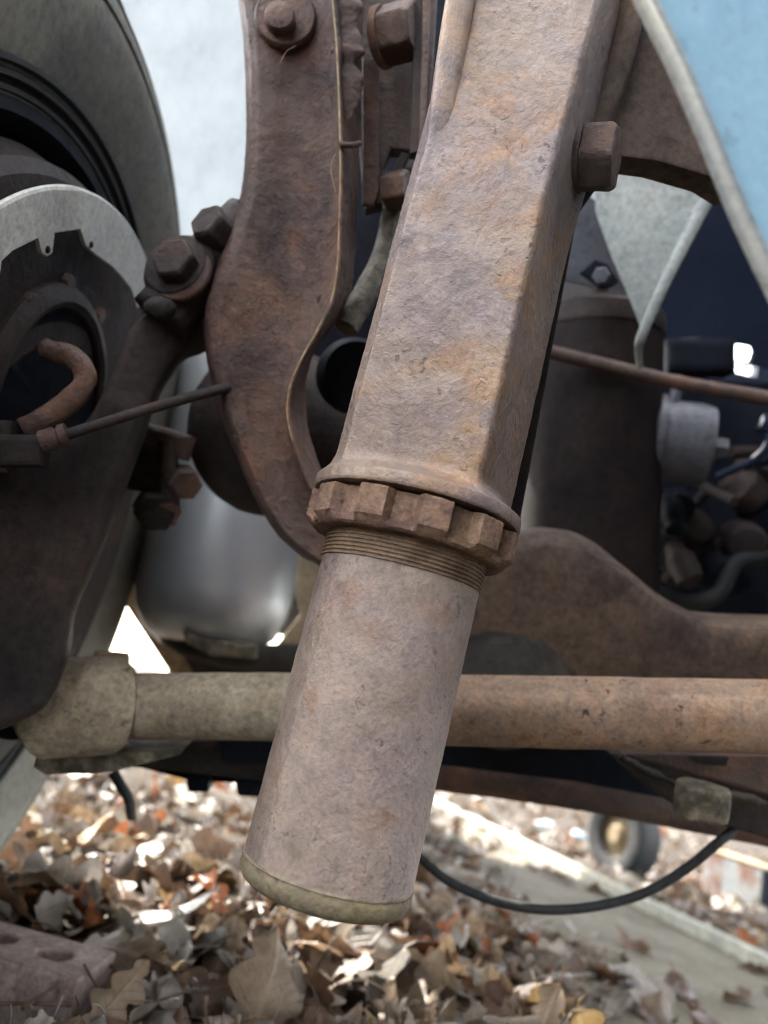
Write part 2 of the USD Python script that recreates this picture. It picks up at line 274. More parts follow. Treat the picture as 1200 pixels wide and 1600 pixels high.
Wd = lambda a, s, t, h: np.array([*(a[:2] + kd * s + kn * t), h])
s0 = k0[:2]
pg = np.array([s0 + kd * -1.2, s0 + kd * 9, s0 + kd * 9 - kn * .0, s0 + kd * 9 - kn * 1.1, s0 - kd * 1.2 - kn * .95])[[0, 1, 3, 4]]
struct('concrete_slab', prism(pg, (0, 0, .020), np.array([1., 0, 0]), np.array([0, 1., 0]), np.array([0, 0, 1.]), .1, .004), 'concrete')
kp = np.array([s0 + kd * -1.2 + kn * .004, s0 + kd * 9 + kn * .004, s0 + kd * 9 + kn * .055, s0 - kd * 1.2 + kn * .055])
struct('kerb', rough(prism(kp, (0, 0, .05), np.array([1., 0, 0]), np.array([0, 1., 0]), np.array([0, 0, 1.]), .12, .006), .002, 30), 'kerb_stone')

#@@LEAVES
BR = G(70, 1490, .085)[:2]
def leaf_mesh(kind, r, nt=23, na=9):
    t = np.linspace(0, 1, nt); a = np.linspace(-1, 1, na)
    if kind == 'oak':
        w = .30 * np.sin(np.pi * t**.85)**.75 * (.36 + .64 * np.abs(np.sin(3.6 * np.pi * t + .3))); asym = .12 * np.sin(11 * t)
    elif kind == 'maple': w = .42 * np.sin(np.pi * t**.6)**.8 * (.55 + .45 * np.abs(np.cos(2.6 * np.pi * t))); asym = .1 * np.sin(7 * t)
    else: w = .21 * np.sin(np.pi * t**.9)**.8; asym = 0 * t
    T, A_ = np.meshgrid(t, a, indexing='ij'); x = A_ * w[:, None] + asym[:, None] * w[:, None]; y = T + .10 * np.abs(A_) * (w[:, None] > .05)
    kc = r.uniform(-3.5, 8.5); kl = r.uniform(-1.8, 2.6)
    ang = kc * x; z = np.where(abs(kc) > .05, (1 - np.cos(ang)) / kc, 0); x2 = np.sin(ang) / (kc if abs(kc) > .05 else 1) if abs(kc) > .05 else x
    z = z + .035 * A_**2 * np.sin(8 * T + r.uniform(0, 6)) + .05 * (meshkit.noise(np.stack([x * 6, y * 6, 0 * x], -1) + r.uniform(0, 50), 5) - .5)
    th = kl * (T - .5); y2 = np.sin(th) / kl - z * np.sin(th); z2 = (1 - np.cos(th)) / kl + z * np.cos(th)
    tw = r.uniform(-.7, .7) * T; x3 = x2 * np.cos(tw) - z2 * np.sin(tw); z3 = x2 * np.sin(tw) + z2 * np.cos(tw)
    v = np.stack([x3, y2, z3], -1).reshape(-1, 3); f = tri(grid_faces(nt, na, False)); n = len(v)
    c = np.array([v[na // 2], v[na // 2] + [.02, -.14, .03], v[na // 2] + [.05, -.26, .02]])            # stalk
    sv = np.vstack([c + [.009, 0, 0], c - [.009, 0, 0], c + [0, 0, .012]]); sf = np.array([[0, 1, 4], [0, 4, 3], [1, 2, 5], [1, 5, 4], [3, 4, 7], [3, 7, 6], [4, 5, 8], [4, 8, 7], [6, 7, 1], [6, 1, 0], [7, 8, 2], [7, 2, 1]])
    m = trimesh.Trimesh(np.vstack([v, sv]), np.vstack([f, sf + n]), process=False); m.vertices -= m.vertices[: n].mean(0); return m, np.vstack([np.stack([x, T], -1).reshape(-1, 2), np.full((len(sv), 2), .5)])
def rot(yaw, tx, ty):
    return trimesh.transformations.euler_matrix(tx, ty, yaw, 'sxyz')[:3, :3]
kinds = [('oak', 'leaf_tan'), ('oak', 'leaf_grey'), ('oak', 'leaf_grey'), ('oak', 'leaf_pale'), ('maple', 'leaf_tan'), ('oval', 'leaf_pale'), ('oak', 'leaf_brown'), ('maple', 'leaf_grey'), ('oak', 'leaf_tan'), ('oak', 'leaf_orange'), ('maple', 'leaf_brown'), ('oak', 'leaf_gold'), ('oak', 'leaf_grey'), ('oak', 'leaf_tan')]
look = {'leaf_tan': 'tan', 'leaf_grey': 'grey-brown', 'leaf_pale': 'pale whitish', 'leaf_brown': 'dark brown', 'leaf_orange': 'rusty orange', 'leaf_gold': 'golden tan'}
shape = {'oak': 'lobed', 'maple': 'broad jagged', 'oval': 'narrow oval'}
UsdGeom.Scope.Define(stage, '/World/Looks')
protos, near_meshes = [], []
for i, (k, m) in enumerate(kinds):
    lm, luv = leaf_mesh(k, rng); near_meshes.append(lm)
    path = f'/World/Looks/leaf_shape_{i:03d}'; c = stage.CreateClassPrim(path)
    usdkit.mesh(stage, path + '/blade', lm, mats[m], smooth=True, uv=luv); protos.append(path)
lowmesh = [leaf_mesh(k, rng, 13, 5) for k, m in kinds]
prob = np.array([.13, .11, .06, .07, .09, .05, .17, .07, .07, .035, .13, .02, .02, .03]); prob /= prob.sum()
def project(w):
    c = (np.asarray(w) - C0) @ M; return c[..., 0] / c[..., 2] * F + 600, c[..., 1] / c[..., 2] * F + 800, c[..., 2]
pts = []
for n, (y0, y1, xa) in ((2900, (.45, 1.7, 1.0)), (2600, (1.7, 4.0, 2.0)), (2600, (4.0, 11.0, 4.0))):
    x = rng.uniform(-xa, xa, n); y = rng.uniform(y0, y1, n); pts.append(np.stack([x, y], 1))
pts = np.vstack(pts); s = slab_side(pts[:, 0], pts[:, 1]); kr = (pts - s0) @ kn
keep = (s < 0.10 + .22 * (meshkit.noise(np.c_[pts * 6, 0 * s], 9) - .4) + .10 * rng.normal(size=len(s)).clip(-1, 1.5) ** 2 * (rng.random(len(s)) < .4)) | (rng.random(len(s)) < .02) | ((kr > .06) & (rng.random(len(s)) < .75)) | ((pts[:, 1] > 2.4) & (rng.random(len(s)) < .10))
pts = pts[keep]; pts = pts[np.hypot(pts[:, 0] - BR[0] + .02, pts[:, 1] - BR[1]) > .125]; rec = []
for x, y in pts:
    i = rng.choice(len(kinds), p=prob); L = rng.uniform(.05, .125)
    onslab = slab_side(x, y) > .03 and (np.array([x, y]) - s0) @ kn < 0
    zz = (max(.028, float(mound(np.array(x), np.array(y))) + .008) if onslab else mound(np.array(x), np.array(y)) + .012 + rng.uniform(0, .022)); tilt = .25 if onslab else .6
    rec.append((np.array([x, y, float(zz)]), rot(rng.uniform(0, 6.28), rng.normal(0, tilt), rng.normal(0, tilt)), L, i))
P = np.array([r[0] for r in rec]); px, py, pz = project(P)
inview = (pz > .1) & (px > -40) & (px < 1240) & (py < 1640) & (py > 1180)
score = np.where(inview, np.array([r[2] for r in rec]) / pz * (1 + 6 * (P[:, 2] - .03)), 0); order = np.argsort(-score)
single = set(order[:270].tolist())
def place_leaf(i, pos, R, L, label, group=None):
    path = numbered('/World', 'fallen_leaf'); x = UsdGeom.Xform.Define(stage, path); q = R.T * L
    x.AddTransformOp().Set(Gf.Matrix4d(*q[0], 0, *q[1], 0, *q[2], 0, *map(float, pos), 1))
    x.GetPrim().GetReferences().AddInternalReference(protos[i]); x.GetPrim().SetInstanceable(True); meta(x.GetPrim(), label, 'leaf', group)
buckets = {}
for j, (pos, R, L, i) in enumerate(rec):
    if j in single:
        k, m = kinds[i]; qx, qy, qz = project(pos); nz = (R @ [0, 0, 1.])[2]
        size = 'large' if L > .10 else 'small' if L < .07 else 'mid-sized'; pose = 'tipped up on edge' if abs(nz) < .72 else 'curled face down' if nz < 0 else 'lying flat' if abs(nz) > .95 else 'leaning'
        where = ('on the concrete slab' if slab_side(*pos[:2]) > .16 else 'at the edge of the slab' if slab_side(*pos[:2]) > 0 else 'beside the brick' if np.hypot(*(pos[:2] - BR)) < .3 else 'below the wheel at the left' if qx < 200 and qy < 1420 else 'behind the brick' if qx < 250 else 'behind the post end' if qy < 1430 and qx < 640 else 'in front of the post end' if qx < 640 else 'right of the post below the cable')
        lab = f'{size} {look[m]} {shape[k]} leaf {pose} {where}'.replace('broad jagged', 'jagged').replace('narrow oval', 'oval'); place_leaf(i, pos, R, L, lab, lab)
    else:
        lm, luv = lowmesh[i]; buckets.setdefault(kinds[i][1], []).append((lm.vertices * L @ R.T + pos, lm.faces, luv))
for m, lst in buckets.items():
    n = 0; vs, fs, us = [], [], []
    for v, f, u in lst: vs.append(v); fs.append(f + n); us.append(u); n += len(v)
    add('/World', 'leaf_litter', trimesh.Trimesh(np.vstack(vs), np.vstack(fs), process=False), m, f'{look[m]} dead leaves massed over the ground under the vehicle', smooth=True, cs=False, uv=np.vstack(us), kind='stuff', category='leaf litter')

#@@TRUCK
truck = thing('old_truck', W(K(0, 1400, .7)) * [1, 1, 0], 'rusty old truck seen from below: post, frame rail, tie rod, wheel and blue panel', 'truck')

# --- the post in the foreground
Bp, Np = K(505, 1392, .435), K(642, 830, .478); ax = nrm(Np - Bp); LP = np.linalg.norm(Np - Bp); pu, pw, pa = frame(ax); pu = -pu if pu[0] < 0 else pu
post = part(truck, 'support_post', 'rust covered post hanging down with castellated ring nut')
LO = lambda u, w, s: Bp + pu * u + pw * w + pa * s
def ringpts(r, s, n=160): th = np.arange(n) / n * 2 * np.pi; return Bp + (np.cos(th)[:, None] * pu + np.sin(th)[:, None] * pw) * np.broadcast_to(r, n)[:, None] + pa * np.broadcast_to(s, n)[:, None]
ss = np.linspace(.0115, LP - .0268, 140)
add(post, 'tube', rough(rough(loft([ringpts(.0492, s, 260) for s in ss]), .0004, 70, 2), .00022, 420, 19, 2), 'rust_tube', 'smooth rust-pitted lower tube of the post', smooth=True)
cap = [(.028, -.004), (.038, -.0036), (.044, -.0022), (.0478, .0004), (.0494, .0032), (.0500, .006), (.0499, .0085), (.0492, .0100), (.0479, .0106), (.0478, .0125)]
add(post, 'end_cap', rough(loft([ringpts(r, s + .001) for r, s in cap]), .0003, 120, 3), 'cap_dirt', 'rounded dusty end cap closing the tube')
add(post, 'seal_lip', rough(lathe([(.0478, .0112), (.0497, .0116), (.0498, .0128), (.0478, .0132)], Bp, pa, 160, closed=True), .0004, 200, 4), 'dust_pale', 'thin yellowish lip above the end cap')
th = []; s1 = LP - .0285; sN = LP - .014
for k in range(7):
    q = s1 + k * .0024; th += [(.0489, q), (.0502, q + .0005), (.0502, q + .0011), (.0489, q + .0018)]
add(post, 'threaded_collar', rough(rough(loft([ringpts(r, s, 200) for r, s in th]), .00035, 60, 4), .00025, 260, 14, 2), 'rust_thread', 'threaded neck between the tube and the ring nut', smooth=20)
nl, na_ = 11, 24; rings = []; jit = rng.uniform(-.018, .018, 11)
for s, rb, rl in ((-.013, .050, .050), (-.0128, .058, .058), (-.0110, .0605, .0610), (-.0082, .0608, .0640), (-.0072, .0582, .0652), (.0085, .0584, .0656), (.0098, .0580, .0648), (.0100, .05, .05)):
    row = []
    for k in range(nl):
        for q in range(na_):
            on = q / na_ + jit[k]; row.append(rl if .08 < on < .56 else (rb if on < .04 or on > .60 else (rb + rl) / 2))
    rings.append(ringpts(np.roll(row, 5), LP + s, nl * na_))
add(post, 'ring_nut', rough(rough(loft(rings).subdivide(), .0006, 60, 5), .0003, 300, 6, 2), 'rust_nut', 'castellated ring nut with raised lugs around it', smooth=35)
# housing: cast body above the nut, five-cornered section with rounded edges, flaring to a round collar at the bottom
def section(pts, rad, n=200):
    g = Polygon(pts).buffer(-rad).buffer(rad, 12); e = g.exterior; return np.array([e.interpolate(k / n, normalized=True).coords[0] for k in range(n)])
def align(p, n=200):                     # resample by angle so sections match
    c = np.array([0., 0.]); a = np.unwrap(np.arctan2(p[:, 1], p[:, 0])); o = np.argsort(a % (2 * np.pi)); a = (a % (2 * np.pi))[o]; r = np.hypot(p[:, 0], p[:, 1])[o]
    return np.interp(np.arange(n) / n * 2 * np.pi, a, r, period=2 * np.pi)
NH = 380
th200 = np.arange(NH) / NH * 2 * np.pi
body = [(-.0555, .022), (-.050, .033), (.0270, .0500), (.0300, .0470), (.0600, -.010), (.056, -.045), (-.04, -.05), (-.056, -.02)]
Sb = lambda k, wd=0.: align(section([(x * (1 + wd * (x > 0)), y * k) for x, y in body], .0034, 3000), NH)
rows = []
col = np.full(NH, .0655); sb = LP + .0118
for s, r in ((sb, .055 + 0 * col), (sb + .0002, col - .0012), (sb + .0015, col), (sb + .0075, col - .0002)): rows.append((s, r))
for t in np.linspace(.05, 1, 16): q = (1 - t)**2.4; rows.append((sb + .0085 + .015 * t, q * (col - .001) + (1 - q) * Sb(1)))
for s in np.linspace(sb + .027, sb + .42, 330):
    g = (s - sb) / .42; rows.append((s, Sb(1 + .12 * g, .30 * max(0, (g - .45) / .55) ** 1.5) * (1 + .02 * g)))
hm = loft([Bp + pa * s + r[:, None] * (np.cos(th200)[:, None] * pu + np.sin(th200)[:, None] * pw) for s, r in rows])
add(post, 'housing', rough(rough(rough(hm, .0007, 30, 6), .00028, 150, 7, 3), .00028, 380, 17, 2), 'rust_pale', 'cast upper housing of the post, flat faced with a bevelled side', smooth=38)
rib = loft([[K(a + dx, y, z + dz) for dx, dz in ((0, .016), (3, .006), (12, .003), (30, .003), (44, .006), (54, .016))] for y, a, z in ((300, 655, .506), (262, 654, .492), (200, 666, .4885), (150, 671, .4895), (80, 680, .4925), (0, 694, .497), (-80, 704, .502), (-160, 712, .508))])
add(post, 'rib', rough(rib.subdivide_loop(2), .0007, 60, 8), 'rust_pale', 'raised rib along the upper left edge of the housing', smooth=40)
bo = K(898, 248, .522); bd = nrm(K(960, 246, .512) - bo)
add(post, 'boss', lathe([(.010, -.03), (.021, -.028), (.0215, 0), (.019, .004)], bo - bd * .004, bd, 32), 'rust_pale')
add(post, 'washer', rough(washer(bo + bd * .001, bd, .0225, .005), .0004, 90), 'rust_dark')
add(post, 'hex_bolt', worn(hexhead(bo + bd * .0062, bd, .0238, .0215, (0, -1, -.35)), .0009), 'rust_dark', 'big rusty hex bolt head on the right of the housing')

# --- curved frame rail to the left of the post
rail = part(truck, 'frame_rail', 'curved dark rusty frame rail left of the post')
left = [(368, -120), (373, 0), (381, 70), (385, 190), (380, 280), (364, 350), (339, 410), (322, 460), (318, 510), (325, 570), (343, 640), (365, 700), (392, 765), (430, 830), (470, 868), (500, 885)]
edge = [(512, -120), (519, 0), (525, 70), (530, 190), (531, 280), (529, 350), (527, 410), (518, 465), (497, 512), (468, 565), (451, 610), (449, 655), (463, 710), (480, 755), (505, 800), (530, 830)]
outr = [(572, -120), (570, 0), (565, 70), (563, 190), (560, 280), (557, 350), (553, 410), (547, 455), (525, 502), (492, 548), (478, 600), (479, 650), (492, 705), (508, 745), (530, 780), (550, 810)]
n = 90; Lp, Ep, Op = spline(left, n), spline(edge, n), spline(outr, n)
prof = [(0, .050), (0.004, .028), (.02, .014), (.06, .004), (.14, -.002), (.28, -.001), (.45, .003), (.62, .004), (.78, .001), (.9, -.003), (.97, -.008), (1, -.011)]
rows = []
for i in range(n):
    f = [K(*(Lp[i] * (1 - t) + Ep[i] * t), .605 + dz) for t, dz in prof]; bk = [K(*(Lp[i] * (1 - t) + Ep[i] * t), .612 + dz) for t, dz in prof[::-1]]
    rows.append(np.array(f + bk))
wm = loft(rows); wm = wm.subdivide().subdivide()
add(rail, 'web', rough(rough(wm, .0011, 45, 9), .0005, 200, 10, 3), 'rust_dark', 'wide bowed web of the frame rail', smooth=40)
rows = []
for i in range(n):
    e, o = K(*Ep[i], .592), K(*Op[i], .640); w2 = K(Ep[i][0] + 5, Ep[i][1], .5915); o2 = K(Op[i][0] - 14, Op[i][1], .645)
    rows.append(np.array([e, (e + w2) / 2 + [0, 0, -.0006], w2, w2 * .66 + o * .34, w2 * .33 + o * .67, o, o2, o2 * .5 + e * .5 + [-.0005, 0, .004]]))
add(rail, 'flange', rough(rough(loft(rows).subdivide().subdivide(), .0016, 45, 10), .0006, 190, 11, 3), 'rust_dark', 'turned edge flange running down the rail', smooth=45)
add(rail, 'edge_seam', tube([K(p[0] + 1, p[1], .5915) for p in Ep[4:70]], .0009, 6), 'dust_rod', 'thin pale tube standing in for the highlight along the flange edge')  # pale tube draws the flange edge highlight as a solid line
# lumps of scale on the upper flange
ly = np.linspace(-60, 200, 60); lr = .0052 * (1 + .28 * np.sin(ly / 9.0) * np.clip((150 - ly) / 60, 0, 1) + .5 * (meshkit.noise(np.c_[ly / 14, 0 * ly, 0 * ly], 6) - .5)) * np.clip((215 - ly) / 60, .25, 1)
lm_ = tube(np.array([K(541 + 3 * np.sin(y / 40), y, .601) for y in ly]), lr, 20, (2.0, .8)).subdivide()
add(rail, 'weld_bead', rough(lm_, .0022, 95, 11), 'rust_dark', 'knobbly scale and weld along the flange top', smooth=60)
add(rail, 'clip', tube([K(530, 226, .588), K(548, 227, .594), K(562, 224, .606)], .0022, 10), 'rust_dark')
add(rail, 'washer', rough(lathe([(.012, -.004), (.0245, -.003), (.0245, .001), (.0225, .004), (.012, .0045)], K(446, 28, .603), (.05, 0, -1), 40), .0004, 90), 'rust_dark')
add(rail, 'rivet', rough(lathe([(.0115, 0), (.0122, .006), (.0105, .0095), (.006, .011)], K(438, 34, .599), (.05, 0, -1), 32), .0005, 120), 'rust_dark', 'domed rivet head with washer at the top of the web')
add(rail, 'slot', lathe([(.0045, 0), (.0055, .001), (.0045, .002)], K(506, 470, .603), (.1, 0, -1), 20), 'grime')

for pts3 in ([(462, 72), (448, 80), (438, 98)], [(524, 240), (517, 262), (524, 300)], [(700, 780), (790, 560), (935, 330)][:0]):
    if pts3: add(rail, 'web_strand', tube(spline([K(x, y, .585) for x, y in pts3], 12), .00028, 5), 'dust_rod')
# --- bracket between rail and post
br = part(truck, 'mounting_bracket', 'dark bracket with two bolts between rail and post')
add(br, 'plate', rough(plate([(560, -120), (690, -120), (680, 60), (668, 238), (612, 232), (600, 262), (598, 318), (570, 325), (558, 200)], .66, .02, bevel=.003), .0006, 60), 'rust_dark')
add(br, 'shim', plate([(652, -100), (666, -100), (658, 235), (640, 240)], .62, .012), 'rust_deep'); add(br, 'shim', plate([(664, -100), (676, -100), (664, 236), (654, 238)], .60, .012), 'rust_dark')
add(br, 'strip', plate([(566, 90), (592, 88), (592, 300), (584, 320), (566, 318)], .645, .008), 'rust_dark')
def boltlr(name, c, z, r, L, ph=.2, mat='rust_dark'):
    o = K(*c, z); d = nrm([.9, .05, -.45]); add(br, name, worn(hexhead(o, d, r * 1.03, L, (0, -1, 0), ph), .001), mat); return o, d
o, d = boltlr('hex_bolt', (600, 58), .635, .0225, .030); add(br, 'washer', washer(o - d * .004, d, .0235, .006), 'rust_nut')
boltlr('hex_bolt', (606, 300), .655, .0165, .020, .4); add(br, 'lug', plate([(598, 290), (628, 236), (640, 240), (612, 300)], .65, .01), 'rust_deep')
add(br, 'threaded_rod', rough(tube(spline([K(620, 320, .68), K(600, 400, .67), K(570, 460, .655), K(540, 512, .645)], 20), [.011] * 20, 14), .0014, 90), 'grease', 'greasy bent rod behind the rail')
add(br, 'bush', rough(lathe([(.02, 0), (.034, .002), (.036, .02), (.03, .04)], K(548, 590, .74), (0.2, .1, -1), 30), .001, 50), 'black_bay')
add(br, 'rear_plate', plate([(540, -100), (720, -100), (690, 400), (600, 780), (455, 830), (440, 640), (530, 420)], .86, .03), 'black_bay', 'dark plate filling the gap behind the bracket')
add(br, 'tab', plate([(630, 236), (664, 240), (660, 268), (632, 262)], .70, .01), 'grey_sheet')

# --- round housing end behind the rail
add(truck, 'differential_cover', rough(lathe([(.001, .055), (.03, .052), (.06, .04), (.08, .022), (.09, .0), (.092, -.05)], K(420, 672, .80), (-.15, .05, -1), 64), .001, 40), 'rust_deep', 'round dark cover bulging out behind the frame rail', smooth=True)

# --- crossmember running off to the upper right
add(truck, 'crossmember', rough(plate([(860, -140), (1100, -140), (1140, 150), (1150, 300), (1110, 276), (1030, 252), (955, 242), (900, 300), (840, 300)], .548, .03, (.12, 0, -1), bevel=.003), .0008, 50), 'rust_axle', 'rusty plate behind the bolt at the upper right')
add(truck, 'crossmember_lip', tube(spline([K(1000, -140, .536), K(980, 40, .537), K(950, 150, .538), K(915, 240, .54)], 24), .010, 16), 'rust_axle')
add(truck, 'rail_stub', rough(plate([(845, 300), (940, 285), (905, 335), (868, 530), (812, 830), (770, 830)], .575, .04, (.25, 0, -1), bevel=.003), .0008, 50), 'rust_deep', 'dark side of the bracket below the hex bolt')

#@@WHEEL
wc = K(-30, 771, .709); wa = nrm([math.cos(.235) * math.sin(1.554), math.sin(.235), -math.cos(.235) * math.cos(1.554)])
wheel = part(truck, 'front_wheel', 'big dusty wheel at the left edge')
WP = [(.335, -.20), (.335, -.012), (.345, -.004), (.362, .004), (.40, .016), (.432, .022), (.450, .0215), (.452, .0190), (.456, .0190), (.458, .0205), (.470, .0165), (.472, .0135), (.477, .012), (.479, .0125), (.487, .004), (.4905, .004), (.496, -.004), (.499, -.010), (.503, -.03), (.503, -.19), (.47, -.215), (.40, -.225)]
P2 = spline(WP, 150); add(wheel, 'tyre', lathe([tuple(p) for p in P2], wc, wa, 220, closed=True), 'rubber', 'tall dusty grey tyre', smooth=30)
tr = []
add(wheel, 'sidewall_ring', cat(*[lathe([(r - .004, .000 + o), (r - .002, .006 + o), (r + .002, .006 + o), (r + .004, o)], wc, wa, 200, closed=True) for r, o in ((.342, .000), (.352, .004), (.362, .008))]), 'rubber_dark', 'dark ribbed bead rings on the sidewall')
lug = []
u0, w0, _ = frame(wa)
for k in range(110):
    a = k / 110 * 2 * math.pi; rd = math.cos(a) * u0 + math.sin(a) * w0; tg = np.cross(wa, rd); lug.append(box(wc + rd * .5025 - wa * .024, wa, tg, rd, .034, .017, .010, .002))
add(wheel, 'tread_block', cat(*lug), 'rubber', kind='stuff')
add(wheel, 'rim', lathe([(.334, -.02), (.336, .004), (.326, .006), (.318, -.01), (.305, -.03), (.25, -.05), (.25, -.16), (.334, -.16)], wc, wa, 120, closed=True), 'black_bay')
add(wheel, 'brake_drum', rough(lathe([(.20, -.06), (.302, -.055), (.306, .0), (.300, .012), (.296, .03), (.285, .04), (.20, .042)], wc, wa, 120), .001, 20), 'rust_deep', 'rusty drum edge above the pale ring')
# pale ring with notches (built flat in the wheel's plane)
shc = wc + wa * .066
def pol(r, a): return np.array([r * math.cos(a), r * math.sin(a)])
def ang(px, py):
    d = ray(px, py); X = d * ((shc @ wa) / (d @ wa)) - shc; return math.atan2(X @ w0, X @ u0), np.hypot(X @ u0, X @ w0)
ri = [ang(*p) for p in ((0, 432), (3, 408), (20, 392), (60, 372), (66, 396), (74, 401), (82, 395), (86, 364), (126, 358), (134, 384), (150, 398), (178, 418), (205, 450), (215, 482))]
a0, a1 = ri[0][0], ri[-1][0]; sg = np.sign(((a1 - a0 + math.pi) % (2 * math.pi)) - math.pi)
aa = [a0 + ((a - a0 + math.pi) % (2 * math.pi) - math.pi) for a, _ in ri]
ext = [(aa[0] - sg * .25, .24), (aa[0] - sg * .02, .24)]
inner = [pol(r, a) for a, r in ext] + [pol(r, a) for a, (_, r) in zip(aa, ri)]
outer = [pol(.279, a) for a in np.linspace(aa[-1] + sg * .01, ext[0][0], 60)]
add(wheel, 'dust_shield', prism(np.array(inner + outer), shc, u0, w0, wa, .004, .0006), 'zinc', 'pale notched metal ring shielding the brake')
add(wheel, 'shield_edge', tube([shc + .279 * (math.cos(a) * u0 + math.sin(a) * w0) - wa * .003 for a in np.linspace(aa[-1], ext[0][0], 60)], .0028, 8), 'zinc')
for p in ((74, 390), (142, 382)):
    a, r = ang(*p); add(wheel, 'shield_rivet', lathe([(.003, 0), (.0028, .0012), (.001, .002)], shc + r * (math.cos(a) * u0 + math.sin(a) * w0), wa, 12), 'grime')
bh = [ang(*p) for p in ((40, 560), (75, 528), (110, 520), (150, 545), (168, 600), (60, 680), (0, 690), (-30, 620))]
add(wheel, 'backing_plate', rough(lathe([(.02, .0), (.262, .001), (.265, -.004), (.265, -.02)], wc + wa * .048, wa, 90), .0006, 40), 'rust_deep', 'brown brake backing plate inside the pale ring')
bc_, br_ = ang(95, 600); bc = wc + wa * .05
bo = bc + (lambda d: d * ((bc @ wa) / (d @ wa)) - bc)(ray(70, 640))
add(wheel, 'hub_bore', lathe([(.02, .004), (.088, .004), (.090, .0065), (.092, .004)], bo, wa, 60), 'black_bay', 'flat black disc standing in for the shaded hub recess')  # flat disc; the shade of the recess is put into its black colour
add(wheel, 'hub_ring', rough(lathe([(.091, .0), (.092, .008), (.098, .011), (.106, .009), (.112, .003), (.112, -.004)], bo, wa, 60, closed=True), .001, 40), 'rust_deep')
add(wheel, 'plate_step', rough(lathe([(.150, .0), (.152, .006), (.170, .0065), (.173, .0)], wc + wa * .048, wa, 80, closed=True), .0006, 50), 'rust_deep')
for p in ((185, 600), (150, 492), (40, 470), (100, 440)):
    d9 = ray(*p); c9 = wc + wa * .049; add(wheel, 'plate_bolt', worn(hexhead(d9 * ((c9 @ wa) / (d9 @ wa)), wa, .008, .007), .0004), 'rust_dark')

#@@STEER
kn_ = part(truck, 'steering_knuckle', 'large dark knuckle lever beside the wheel')
lev = [(205, 505), (250, 474), (300, 470), (335, 420), (372, 440), (372, 505), (322, 533), (290, 546), (262, 582), (240, 625), (222, 682), (197, 752), (166, 832), (136, 905), (112, 960), (96, 1042), (50, 1120), (-80, 1120), (-80, 740), (30, 705), (120, 668), (165, 600), (185, 550)]
add(kn_, 'lever', rough(plate(lev, .64, .05, (.3, -.05, -1), 160, bevel=.009), .0012, 30), 'rust_deep', smooth=50)
add(kn_, 'eye', rough(lathe([(.02, -.02), (.030, -.015), (.031, .01), (.026, .017), (.018, .018)], K(288, 430, .635), (-.25, -.3, -1), 40), .0008, 60), 'rust_deep')
add(kn_, 'hex_nut', worn(hexhead(K(282, 418, .618), (-.25, -.3, -1), .0185, .016)), 'rust_deep'); add(kn_, 'washer', washer(K(288, 430, .622), (-.25, -.3, -1), .025, .005), 'rust_dark')
add(kn_, 'arm', rough(tube(spline([K(250, 500, .64), K(300, 440, .645), K(345, 385, .65), K(385, 340, .66)], 16), np.linspace(.026, .02, 16), 16), .0008, 50), 'rust_deep', smooth=True)
add(kn_, 'hex_bolt', worn(hexhead(K(345, 372, .632), (-.5, -.5, -1), .0165, .022)), 'rust_deep')
add(kn_, 'grease_lump', rough(trimesh.creation.icosphere(3, .011).apply_transform(np.diag([1.1, .7, .8, 1])).apply_translation(K(250, 482, .60)), .003, 60), 'grime')
add(kn_, 'finger', rough(tube(spline([K(70, 545, .60), K(118, 562, .59), K(132, 600, .585), K(92, 640, .58), K(38, 672, .575)], 24), np.linspace(.0085, .0095, 24), 14, (1, .8)).subdivide(), .0022, 55), 'rust_dark', 'bent finger lever reaching over the hub', smooth=True)
add(kn_, 'clevis', rough(cat(box(K(20, 705, .565), (1, 0, 0), (0, -1, 0), (0, 0, -1), .05, .024, .02, .005), box(K(-20, 700, .57), (1, 0, 0), (0, -1, 0), (0, 0, -1), .04, .04, .02, .005)).subdivide().subdivide(), .001, 70), 'rust_deep')
rp = [K(70, 690, .56), K(140, 668, .565), K(250, 634, .575), K(345, 608, .60), K(420, 592, .66)]
add(truck, 'brake_rod', tube(spline(rp, 24), .0042, 12), 'rust_deep', 'thin rod crossing from the hub to the frame rail', smooth=True)
add(kn_, 'collar', lathe([(.004, -.006), (.0085, -.006), (.0085, .004), (.006, .006), (.0085, .008), (.0085, .013), (.004, .013)], K(78, 687, .56), nrm(np.array(rp[1]) - rp[0]), 20), 'rust_dark')
cl = part(truck, 'clamp', 'dusty clamp with nuts behind the knuckle lever')
add(cl, 'block', rough(box(K(232, 722, .74), nrm([1, .1, .1]), nrm([0, -1, 0]), (0, 0, -1), .045, .055, .04, .006).subdivide().subdivide().subdivide(), .003, 45), 'grime')
add(cl, 'jaw', rough(box(K(258, 690, .73), nrm([1, .3, 0]), nrm([.3, -1, 0]), (0, 0, -1), .05, .024, .03, .005).subdivide().subdivide().subdivide(), .002, 50), 'rust_dark')
add(cl, 'nut', worn(hexhead(K(240, 790, .735), (.4, .3, -1), .02, .03), .0016), 'grime'); add(cl, 'nut', worn(hexhead(K(282, 748, .735), (.5, .3, -1), .016, .03), .0016), 'rust_dark'); add(cl, 'stud', tube([K(262, 690, .72), K(266, 790, .72)], .009, 12), 'grime')
add(cl, 'nut', worn(hexhead(K(260, 790, .73), (.3, .5, -1), .014, .02), .0016), 'rust_dark')

